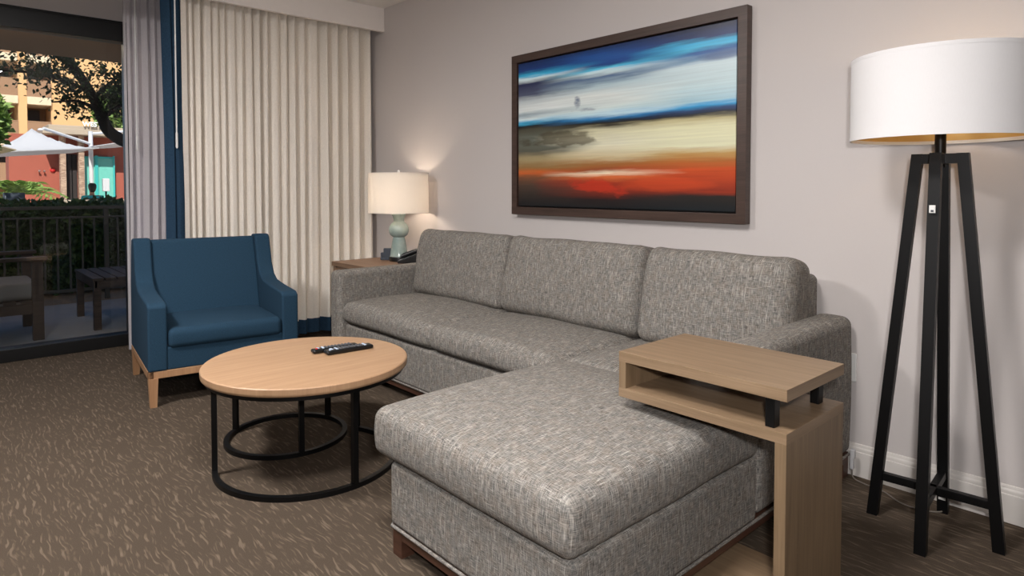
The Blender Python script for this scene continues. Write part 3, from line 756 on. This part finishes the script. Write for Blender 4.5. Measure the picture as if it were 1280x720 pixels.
M['bronze'] = plain('dark_bronze_metal', (74, 68, 62), .5, .2)
rail = thing('patio_railing', 'black metal railing along the edge of the patio', 'railing', (-3.75, -1.5, -.06))
RL = (3.75, 1.5, .06)
mesh('top_rail', box(-3.775, -3.725, -3.6, .9, .965, 1.0), 'bronze', rail, RL)
mesh('mid_rail', box(-3.765, -3.735, -3.6, .9, .865, .885), 'bronze', rail, RL)
mesh('bottom_rail', box(-3.77, -3.73, -3.6, .9, .05, .085), 'bronze', rail, RL)
y = -3.4
while y < .8:
    mesh('baluster', bar((-3.75, y, .08), (-3.75, y, .87), .018), 'bronze', rail, RL); y += .115
for y in (-3.55, -1.33, .85): mesh('post', bar((-3.75, y, -.06), (-3.75, y, .98), .045), 'bronze', rail, RL)

pt = thing('patio_table', 'low slatted dark wood table on the patio', 'patio table', (-2.2, -1.42, -.04))
mesh('frame', [box(-.44, .44, -.37, -.34, .37, .43), box(-.44, .44, .34, .37, .37, .43), box(-.44, -.41, -.36, .36, .37, .43), box(.41, .44, -.36, .36, .37, .43)], 'teak', pt)
for i in range(8): mesh('slat', box(-.45, .45, -.375+i*.095, -.375+i*.095+.082, .43, .455), 'teak', pt)
for x in (-.41, .41):
    for y in (-.34, .34): mesh('leg', bar((x, y, 0), (x, y, .43), .055), 'teak', pt)

pch = thing('patio_chair', 'dark wood patio lounge chair with grey seat cushion', 'patio chair', (-2.05, -2.55, -.04))
for x in (-.36, .36):
    mesh('armrest', rbox((x, .0, .665), (.10, .86, .03), .006, 2), 'teak', pch)
    for y in (-.36, .36): mesh('leg', bar((x, y, 0), (x, y, .65), .065, .075), 'teak', pch)
    mesh('side_rail', box(x-.02, x+.02, -.36, .36, .22, .30), 'teak', pch)
mesh('seat_rail', box(-.34, .34, .33, .37, .22, .30), 'teak', pch)
mesh('seat_rail', box(-.34, .34, -.37, -.33, .22, .30), 'teak', pch)
for i in range(6): mesh('seat_slat', box(-.34, .34, -.32+i*.115, -.24+i*.115, .30, .322), 'teak', pch)
mesh('seat_cushion', rbox((0, .03, .395), (.66, .70, .14), .05, 4, 4), 'cushiong', pch)['label'] = 'grey seat cushion'
for i in range(5): mesh('back_slat', xf(box(-.30, .30, -.012, .012, .0, .06), (0, -.33-i*.02, .44+i*.09), 0), 'teak', pch)
for x in (-.32, .32): mesh('back_post', tube([(x, -.31, .30), (x, -.42, .92)], .025, square=True), 'teak', pch)

# ------------------------------------------------------------------ planting
def hplace(R):
    f = R.random()
    y = R.uniform(-4.2, 2.5)
    top = .955+.07*noise.noise(Vector((y*3, 0, 0)))
    if f < .55: return (-4.35+R.uniform(-.08, .08), y, R.uniform(0, top))
    if f < .9: return (R.uniform(-5.3, -4.3), y, top+R.uniform(-.1, .07))
    return (R.uniform(-5.3, -4.3), y, R.uniform(.1, top))
hg = thing('hedge', 'clipped green hedge right behind the patio railing', 'hedge', (-4.8, -.8, -.06))
mesh('foliage', leaves(24000, hplace, .085, 3), 'hedge', hg, (4.8, .8, .06), smooth=False)
def core(x, y, z):
    n = .09*noise.noise(Vector((x*5, y*5, z*5)))
    return (x+n, y+n, z+n*.8)
mesh('inner_twigs', rbox((-4.82, -.8, .39), (.72, 6.4, .86), .12, 3, 26, core), 'hedge', hg, (4.8, .8, .06))
mesh('stem', [tube([(x, y, -.06), (x+.05, y+.05, .9)], .02, 6) for x in (-4.6, -5.0) for y in [-4+.5*k for k in range(13)]], 'bark', hg, (4.8, .8, .06))

tr = thing('oak_tree', 'leaning dark oak tree whose branches cross the door view', 'tree', (-7, .9, -.05))
TL = (7, -.9, .05)
trunk = [(-7, .9, -.05), (-7, .55, .8), (-7, .1, 1.55), (-7, -.25, 1.86), (-7, -.52, 1.97), (-7, -.70, 2.12), (-7, -.80, 2.40), (-7, -.92, 2.68), (-6.9, -1.12, 2.98), (-6.8, -1.4, 3.3)]
mesh('trunk', tube(smooth_pts(trunk, 5), [.13-.075*i/45 for i in range(46)], 12), 'bark', tr, TL)
brs = [[(-7, -.92, 2.68), (-6.8, -1.3, 2.8), (-6.7, -1.75, 2.85), (-6.6, -2.2, 2.8)], [(-7, -.8, 2.4), (-6.8, -1.1, 2.5), (-6.7, -1.45, 2.45)],
       [(-7, -.88, 2.6), (-7.1, -.6, 2.9), (-7.2, -.3, 3.2)], [(-6.9, -1.1, 2.95), (-6.7, -1.5, 3.2), (-6.6, -2, 3.3), (-6.5, -2.5, 3.2)], [(-7, -.75, 2.3), (-6.9, -.4, 2.6), (-6.9, 0, 2.75)]]
for b_ in brs:
    q = smooth_pts(b_, 4); mesh('branch', tube(q, [.035-.026*i/(len(q)-1) for i in range(len(q))], 7), 'bark', tr, TL)
cl = []
Rc = random.Random(11)
for b_ in brs:
    for k in range(7):
        f = Rc.random()*(len(b_)-1); i = int(f); p = Vector(b_[i]).lerp(Vector(b_[i+1]), f-i); cl.append((p+Vector((Rc.uniform(-.3, .3), Rc.uniform(-.28, .28), Rc.uniform(-.32, .28))), Rc.uniform(.07, .17)))
for k in range(22): cl.append((Vector((Rc.uniform(-7.6, -6.4), Rc.uniform(-2.7, .6), Rc.uniform(3.0, 3.9))), Rc.uniform(.15, .32)))
def tplace(R):
    while True:
        p, r = R.choice(cl); q = p + Vector((R.gauss(0, r), R.gauss(0, r), R.gauss(0, r*.8)))
        if q.z > 2.24: return q
mesh('foliage', leaves(4200, tplace, .08, 5), 'treeleaf', tr, TL, smooth=False)

def bush(name, lab, cat, c, rad, n, size, mat, seed, trunk_h):
    t = thing(name, lab, cat, (c[0], c[1], -.05))
    def pl_(R):
        v = Vector((R.gauss(0, 1), R.gauss(0, 1), R.gauss(0, 1))).normalized()*R.uniform(.6, 1)
        return (v.x*rad[0], v.y*rad[1], c[2]+.05+v.z*rad[2])
    mesh('foliage', leaves(n, pl_, size, seed), mat, t, smooth=False)
    mesh('trunk', tube([(0, 0, 0), (.03, .02, trunk_h*.5), (0, 0, trunk_h)], [.09, .07, .05], 10), 'bark', t)
bush('broadleaf_tree', 'sunlit green tree beyond the restaurant roof', 'tree', (-27, 3.9, 4.4), (1.6, 1.5, 1.2), 4200, .26, 'brightleaf', 8, 4.2)
bush('feathery_tree', 'feathery light green tree at the far left of the door view', 'tree', (-9.2, -2.25, 2.35), (.5, .5, .62), 5200, .13, 'brightleaf', 9, 2.5)
def palm(lab, loc, h, n, Ln, seed):
    R = random.Random(seed); t = thing('palm_plant', lab, 'palm', loc)
    mesh('stem', tube([(0, 0, 0), (.02, .01, h)], [.07, .05], 8), 'bark', t)
    for k in range(n):
        a = 2*PI*k/n+R.uniform(-.2, .2); e = R.uniform(.5, 1.2); V, Fc = [], []
        P = [Vector((math.cos(a)*Ln*s_*math.cos(e)*1.1, math.sin(a)*Ln*s_*math.cos(e)*1.1, h+Ln*(math.sin(e)*s_-.55*s_*s_))) for s_ in [i/8 for i in range(9)]]
        g = [tube([tuple(p) for p in P], .006, 5)]
        for i in range(1, 9):
            for sd in (-1, 1):
                side_ = Vector((-math.sin(a), math.cos(a), 0))*sd; fw = (P[i]-P[i-1]).normalized(); Lf = Ln*.36*(1-.5*abs(i/8-.4))
                p = P[i]; q = p + (side_*.8+fw*.6).normalized()*Lf + Vector((0, 0, -Lf*.25)); m_ = p.lerp(q, .45)+fw*.02
                g.append(([tuple(p), tuple(m_+fw*.04), tuple(q), tuple(m_-fw*.04)], [[0, 1, 2], [0, 2, 3]]))
        mesh('frond', g, 'brightleaf', t, smooth=False)
palm('bright green palm behind the hedge at far left', (-11.2, -1.45, -.05), 1.08, 18, .8, 3)

# ------------------------------------------------------------------ courtyard: sails, restaurant, person
def sail(nm, lab, corners, peak, mat, n=14, group=None):
    V, Fc = [], []; A, B, D, E_ = [Vector(c) for c in corners]; pk = Vector(peak) if peak else None
    ths = .02
    for s_ in (0, 1):
        for i in range(n+1):
            for j in range(n+1):
                u, v = i/n, j/n; p = A.lerp(B, u).lerp(E_.lerp(D, u), v)
                if pk:
                    q = max(abs(u-.5), abs(v-.5))*2; base_z = (A.z+B.z+D.z+E_.z)/4
                    p.z += (pk.z-base_z)*(1-q)**1.7
                else: p.z -= .12*(1-(2*u-1)**2)*(1-(2*v-1)**2)
                V.append((p.x, p.y, p.z-ths*s_))
    W_ = (n+1)**2
    for i in range(n):
        for j in range(n):
            a = i*(n+1)+j; Fc += [[a, a+1, a+n+2, a+n+1], [W_+a+n+1, W_+a+n+2, W_+a+1, W_+a]]
    for k in range(n):
        for (a, b) in ((k, k+1), (n*(n+1)+k, n*(n+1)+k+1), (k*(n+1), (k+1)*(n+1)), (k*(n+1)+n, (k+1)*(n+1)+n)): Fc.append([a, b, W_+b, W_+a])
    return V, Fc
s1 = thing('shade_canopy', 'peaked white fabric shade canopy left of the steel post', 'canopy', (-14, -.7, -.05), 0, 'courtyard shade canopies')
mesh('fabric', sail('', '', [(-12.4, -2.1, 1.93), (-12.4, .12, 2.12), (-15.2, .02, 2.12), (-15.2, -1.9, 1.93)], (-13.8, -.8, 2.58), 'canvas'), 'canvas', s1, (14, .7, .05))
mesh('peak_cap', lathe([(.0, 2.60), (.05, 2.585), (.06, 2.55), (.0, 2.55)], 16, (-13.8, -.8, 0)), 'whitem', s1, (14, .7, .05))
s2 = thing('shade_canopy', 'wide white shade canopy held by the steel post on the right', 'canopy', (-14.6, .22, -.05), 0, 'courtyard shade canopies')
mesh('fabric', sail('', '', [(-13.2, .16, 2.20), (-13.2, 2.1, 2.62), (-16.2, 2.4, 2.75), (-16.2, .3, 2.26)], None, 'canvas'), 'canvas', s2, (14.6, -.22, .05))
mesh('post', tube([(-14.6, .32, -.05), (-14.6, .32, 2.64)], .05, 14), 'whitem', s2, (14.6, -.22, .05))
mesh('arm', [tube([(-14.6, .32, 2.32), (-13.86, -.74, 2.60)], .035, 10), tube([(-14.6, .32, 2.58), (-14.6, 1.9, 2.80)], .03, 10)], 'whitem', s2, (14.6, -.22, .05))
s3 = thing('shade_canopy', 'tan fabric shade canopy at the far left edge', 'canopy', (-11.6, -2.4, -.05), 0, 'courtyard shade canopies')
mesh('fabric', sail('', '', [(-11.0, -3.4, 2.5), (-11.0, -1.50, 1.95), (-12.4, -1.75, 1.9), (-12.4, -3.4, 2.5)], None, 'canvast'), 'canvast', s3, (11.6, 2.4, .05))
mesh('post', tube([(-11.7, -3.0, -.05), (-11.7, -3.0, 2.42)], .05, 12), 'whitem', s3, (11.6, 2.4, .05))

rs = thing('restaurant_building', 'low terracotta restaurant with beige roof across the courtyard', 'building', (-18.5, 2, -.05))
BL = (18.5, -2, .05)
mesh('wall', box(-19.2, -18.3, -1.05, 7, -.05, 2.75, .005), 'terra', rs, BL)
mesh('roof', [box(-19.6, -17.45, -.35, 7.5, 2.74, 2.90, .01), box(-19.3, -17.55, -.2, 7.3, 2.90, 3.0, .01)], 'conc', rs, BL)
mesh('doorway', box(-18.31, -18.26, .19, .56, -.05, 2.2, .004), 'darkg', rs, BL)
mesh('door_mullion', [box(-18.27, -18.24, y, y+.025, -.05, 2.2, .003) for y in (.30, .42)], 'black', rs, BL)
for y in (.10, .55): mesh('stone_column', box(-18.1, -17.85, y, y+.14, -.05, 2.74, .01), 'stone', rs, BL)
for (a, b) in ((.72, 1.02), (1.06, 1.50)):
    sc_ = mesh('turquoise_screen', box(-18.22, -18.17, a, b, .2, 2.12, .004), 'tealg', rs, BL)
    mesh('screen_frame', [box(-18.19, -18.13, a-.02, a+.02, -.05, 2.18, .004), box(-18.19, -18.13, b-.02, b+.02, -.05, 2.18, .004), box(-18.19, -18.13, a, b, 2.10, 2.15, .004)], 'tealf', sc_)
cu = bpy.data.curves.new('sign', 'FONT'); cu.body = 'WESTIN'; cu.size = .18; cu.extrude = .012; cu.offset = .005
fo = bpy.data.objects.new('signtmp', cu); C.objects.link(fo)
bpy.context.view_layer.update()
me = bpy.data.meshes.new_from_object(fo.evaluated_get(bpy.context.evaluated_depsgraph_get()))
bpy.data.objects.remove(fo)
me.materials.clear(); M['signw'] = plain('white_sign_paint', (244, 244, 244), .5, var=.01); me.materials.append(M['signw']); me.name = 'roof_sign_lettering'
so = bpy.data.objects.new('roof_sign_lettering', me); C.objects.link(so); so.parent = rs
so.location = (-17.48+18.5, .60-2, 3.0+.05); so.rotation_euler = (PI/2, 0, PI/2); so['label'] = 'white raised sign lettering on the roof edge'
al = mesh('fire_alarm_bell', lathe([(0, .05), (.04, .045), (.065, .02), (.07, 0), (.0, 0)], 20), 'red', loc=(-18.297, -.03, 1.72)); al.rotation_euler = (0, PI/2, 0)
tag(al, 'round red alarm bell on the terracotta wall', 'alarm')
for k, (y, w_) in enumerate(((-.36, 'left one of two small wall spotlights on the terracotta wall'), (-.24, 'right one of two small wall spotlights on the terracotta wall'))):
    o = thing('wall_spotlight', w_, 'spotlight', (-18.30, y, 1.68), 0, 'spotlights on the terracotta wall')
    mesh('bracket', rbox((.02, 0, 0), (.04, .03, .03), .004, 1), 'steel', o); mesh('lamp_head', xf(lathe([(.018, 0), (.026, .015), (.026, .06), (.0, .06)], 16), (.05, 0, -.02), 0, 0, d2r(50)), 'steel', o)
ln = thing('lantern', 'white box lantern in front of the turquoise screens', 'lantern', (-17.4, 1.14, -.05))
mesh('stand', bar((0, 0, 0), (0, 0, 1.15), .04), 'black', ln); mesh('lantern_shade', rbox((0, 0, 1.34), (.17, .17, .38), .02, 2), 'whitem', ln)
sg = thing('notice_board', 'dark notice board with a white line behind the hedge', 'sign', (-9.0, -1.72, -.05))
mesh('board', rbox((0, 0, 1.02), (.03, .30, .30), .006, 1), 'slate', sg); mesh('stand', bar((0, 0, 0), (0, 0, .9), .05), 'black', sg)
mesh('white_stripe', [box(.014, .02, -.12, .12, 1.0, 1.008, .001), box(.014, .02, -.12, -.112, .93, 1.13, .001)], 'whitep', sg)
pw = ostruct('planter_wall', box(-10.2, -9.7, -1.0, 3.5, -.05, .97, .01), 'conc', 'low beige planter wall behind the hedge', 'wall')

def dchair(lab, loc, rz):
    o = thing('dining_chair', lab, 'chair', loc, rz, 'dark courtyard dining chairs')
    mesh('seat', rbox((0, 0, .45), (.44, .44, .04), .01, 2), 'darkg', o); mesh('backrest', [rbox((-.21, 0, .78), (.03, .42, .34), .01, 2)], 'darkg', o)
    for x in (-.2, .2):
        for y in (-.19, .19): mesh('leg', bar((x, y, 0), (x, y, .44 if x > 0 else .9), .035), 'darkg', o)
dchair('dark courtyard chair with the person in turquoise seated on it', (-13.84, .20, -.0), d2r(180))
dchair('dark courtyard chair just right of the person in turquoise', (-13.5, .82, -.05), d2r(200))
dchair('dark courtyard chair in front of the terracotta wall', (-15.6, -.15, -.05), d2r(160))

# person seated, back towards the door
pe = thing('person', 'person with dark hair in a turquoise top seated in the courtyard', 'person', (-13.8, .20, .0))
def skin(name, verts, edges, mat, parent, sub=2):
    me = bpy.data.meshes.new(name); me.from_pydata([v[:3] for v in verts], edges, []); o = bpy.data.objects.new(name, me); C.objects.link(o)
    md = o.modifiers.new('s', 'SKIN'); md.use_smooth_shade = True
    for sv, v in zip(me.skin_vertices[0].data, verts): sv.radius = (v[3], v[3] if len(v) < 5 else v[4]); 
    me.skin_vertices[0].data[0].use_root = True
    ms = o.modifiers.new('u', 'SUBSURF'); ms.levels = sub; ms.render_levels = sub
    me.materials.append(M[mat]); o.parent = parent; return o
# pelvis on the seat, facing -x (towards the restaurant), both hands on the lap
bv = [(0, 0, .56, .12, .15), (.02, 0, .74, .105, .13), (.0, 0, .92, .115, .15), (-.01, 0, 1.02, .06, .07), (-.02, 0, 1.09, .045), (-.03, 0, 1.20, .085), (-.03, 0, 1.29, .075),
      (0, -.17, .98, .05), (-.02, -.21, .74, .042), (-.22, -.15, .64, .032), (-.30, -.11, .64, .035), (0, .17, .98, .05), (-.02, .21, .74, .042), (-.22, .15, .64, .032), (-.30, .11, .64, .035),
      (-.05, -.09, .54, .09), (-.42, -.10, .53, .065), (-.44, -.10, .10, .045), (-.56, -.10, .04, .04), (-.05, .09, .54, .09), (-.42, .10, .53, .065), (-.44, .10, .10, .045), (-.56, .10, .04, .04)]
be = [(0, 1), (1, 2), (2, 3), (3, 4), (4, 5), (5, 6), (2, 7), (7, 8), (8, 9), (9, 10), (2, 11), (11, 12), (12, 13), (13, 14), (0, 15), (15, 16), (16, 17), (17, 18), (0, 19), (19, 20), (20, 21), (21, 22)]
skin('body', bv, be, 'skin', pe)
skin('turquoise_top', [(0.005, 0, .60, .14, .165), (.025, 0, .76, .122, .148), (.005, 0, .92, .132, .165), (0, 0, 1.01, .075, .09), (0, -.18, .97, .066), (-.015, -.215, .80, .056), (0, .18, .97, .066), (-.015, .215, .80, .056)],
     [(0, 1), (1, 2), (2, 3), (2, 4), (4, 5), (2, 6), (6, 7)], 'teals', pe)
skin('hair', [(.015, 0, 1.33, .075), (.015, 0, 1.25, .108), (.035, 0, 1.15, .08), (.05, 0, 1.09, .05)], [(0, 1), (1, 2), (2, 3)], 'hair', pe)

# far apartment building
ab = thing('apartment_building', 'tan apartment block with balconies far beyond the courtyard', 'building', (-41, 3, -.05))
AL = (41, -3, .05)
def abp(n, g, m): return mesh(n, g, m, ab, AL)
abp('facade', [box(-46, -42.2, -6, 2.7, -.05, 12, .01), box(-46, -40.0, 2.62, 11, -.05, 12, .01)], 'tan', )
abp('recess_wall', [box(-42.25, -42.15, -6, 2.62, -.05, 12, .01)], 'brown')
abp('pier', box(-42.2, -39.9, 1.12, 1.52, -.05, 12, .01), 'tan')
for z in (1.2, 3.55, 5.85, 8.15):
    for (a, b) in ((-5, 1.12), (1.52, 2.62)):
        bl = abp('balcony_slab', box(-42.2, -39.8, a, b, z, z+.42, .01), 'tan2')
        mesh('balcony_railing', [box(-39.9, -39.86, a, b, z+1.32, z+1.38, .004), box(-39.89, -39.87, a, b, z+.42, z+1.32, .004)], 'brown', bl)
        mesh('balcony_door', box(-42.14, -42.10, a+.25, b-.2 if b < 2 else b-.3, z+.42, z+2.2, .004), 'darkg', bl)

# ------------------------------------------------------------------ light
wd = bpy.data.worlds.new('sky'); bpy.context.scene.world = wd; wd.use_nodes = True
nt_ = wd.node_tree; bg = nt_.nodes['Background']
sky = nt_.nodes.new('ShaderNodeTexSky'); sky.sky_type = 'HOSEK_WILKIE'; sky.turbidity = 2.6; sky.sun_direction = Vector((.55, -.3, .75)).normalized()
nt_.links.new(sky.outputs[0], bg.inputs[0]); bg.inputs[1].default_value = 3.6
def light(name, kind, loc, energy, col, rot=None, target=None, **k):
    l = bpy.data.lights.new(name, kind); l.energy = energy; l.color = col
    for a, v in k.items(): setattr(l, a, v)
    o = bpy.data.objects.new(name, l); C.objects.link(o); o.location = loc
    if target is not None: o.rotation_euler = (Vector(target)-Vector(loc)).to_track_quat('-Z', 'Y').to_euler()
    return o
light('sun', 'SUN', (10, -5, 20), 8, (1, .93, .82), target=(10-.62*10, -5+.22*10, 20-.78*10), angle=.009)
light('camera_flash', 'AREA', (4.90, -2.87, 1.36), 26, (1, .97, .96), target=(2.6, -.5, .9), size=.09, shape='DISK')
light('patio_light', 'POINT', (-1.75, -2.30, 2.5), 14, (1, .8, .58), shadow_soft_size=.06)
light('table_lamp_light', 'POINT', (.665, -.24, 1.12), 5.5, (1, .82, .66), shadow_soft_size=.04)
light('floor_lamp_light', 'POINT', (4.150, -.282, 1.58), 1.6, (1, .76, .5), shadow_soft_size=.04)

# ------------------------------------------------------------------ camera
cam = bpy.data.cameras.new('camera'); co = bpy.data.objects.new('camera', cam); C.objects.link(co)
f = 808.0; th = math.radians(1.8); cyp = 235 + f*math.tan(th)
a = math.atan((640+97)/f*math.cos(th))
fw = Vector((-math.cos(a), math.sin(a), 0))*math.cos(th) + Vector((0, 0, -math.sin(th)))
co.location = (4.803, -2.867, 1.2)
co.rotation_euler = fw.to_track_quat('-Z', 'Y').to_euler()
cam.sensor_fit = 'HORIZONTAL'; cam.sensor_width = 36; cam.lens = f/1280*36
cam.shift_x = 0; cam.shift_y = (cyp-360)/1280
cam.clip_start = .05; cam.clip_end = 300
S = bpy.context.scene; S.camera = co
S.view_settings.view_transform = 'Standard'; S.view_settings.look = 'None'; S.view_settings.gamma = 1; S.view_settings.exposure = .36
S.view_settings.use_curve_mapping = False
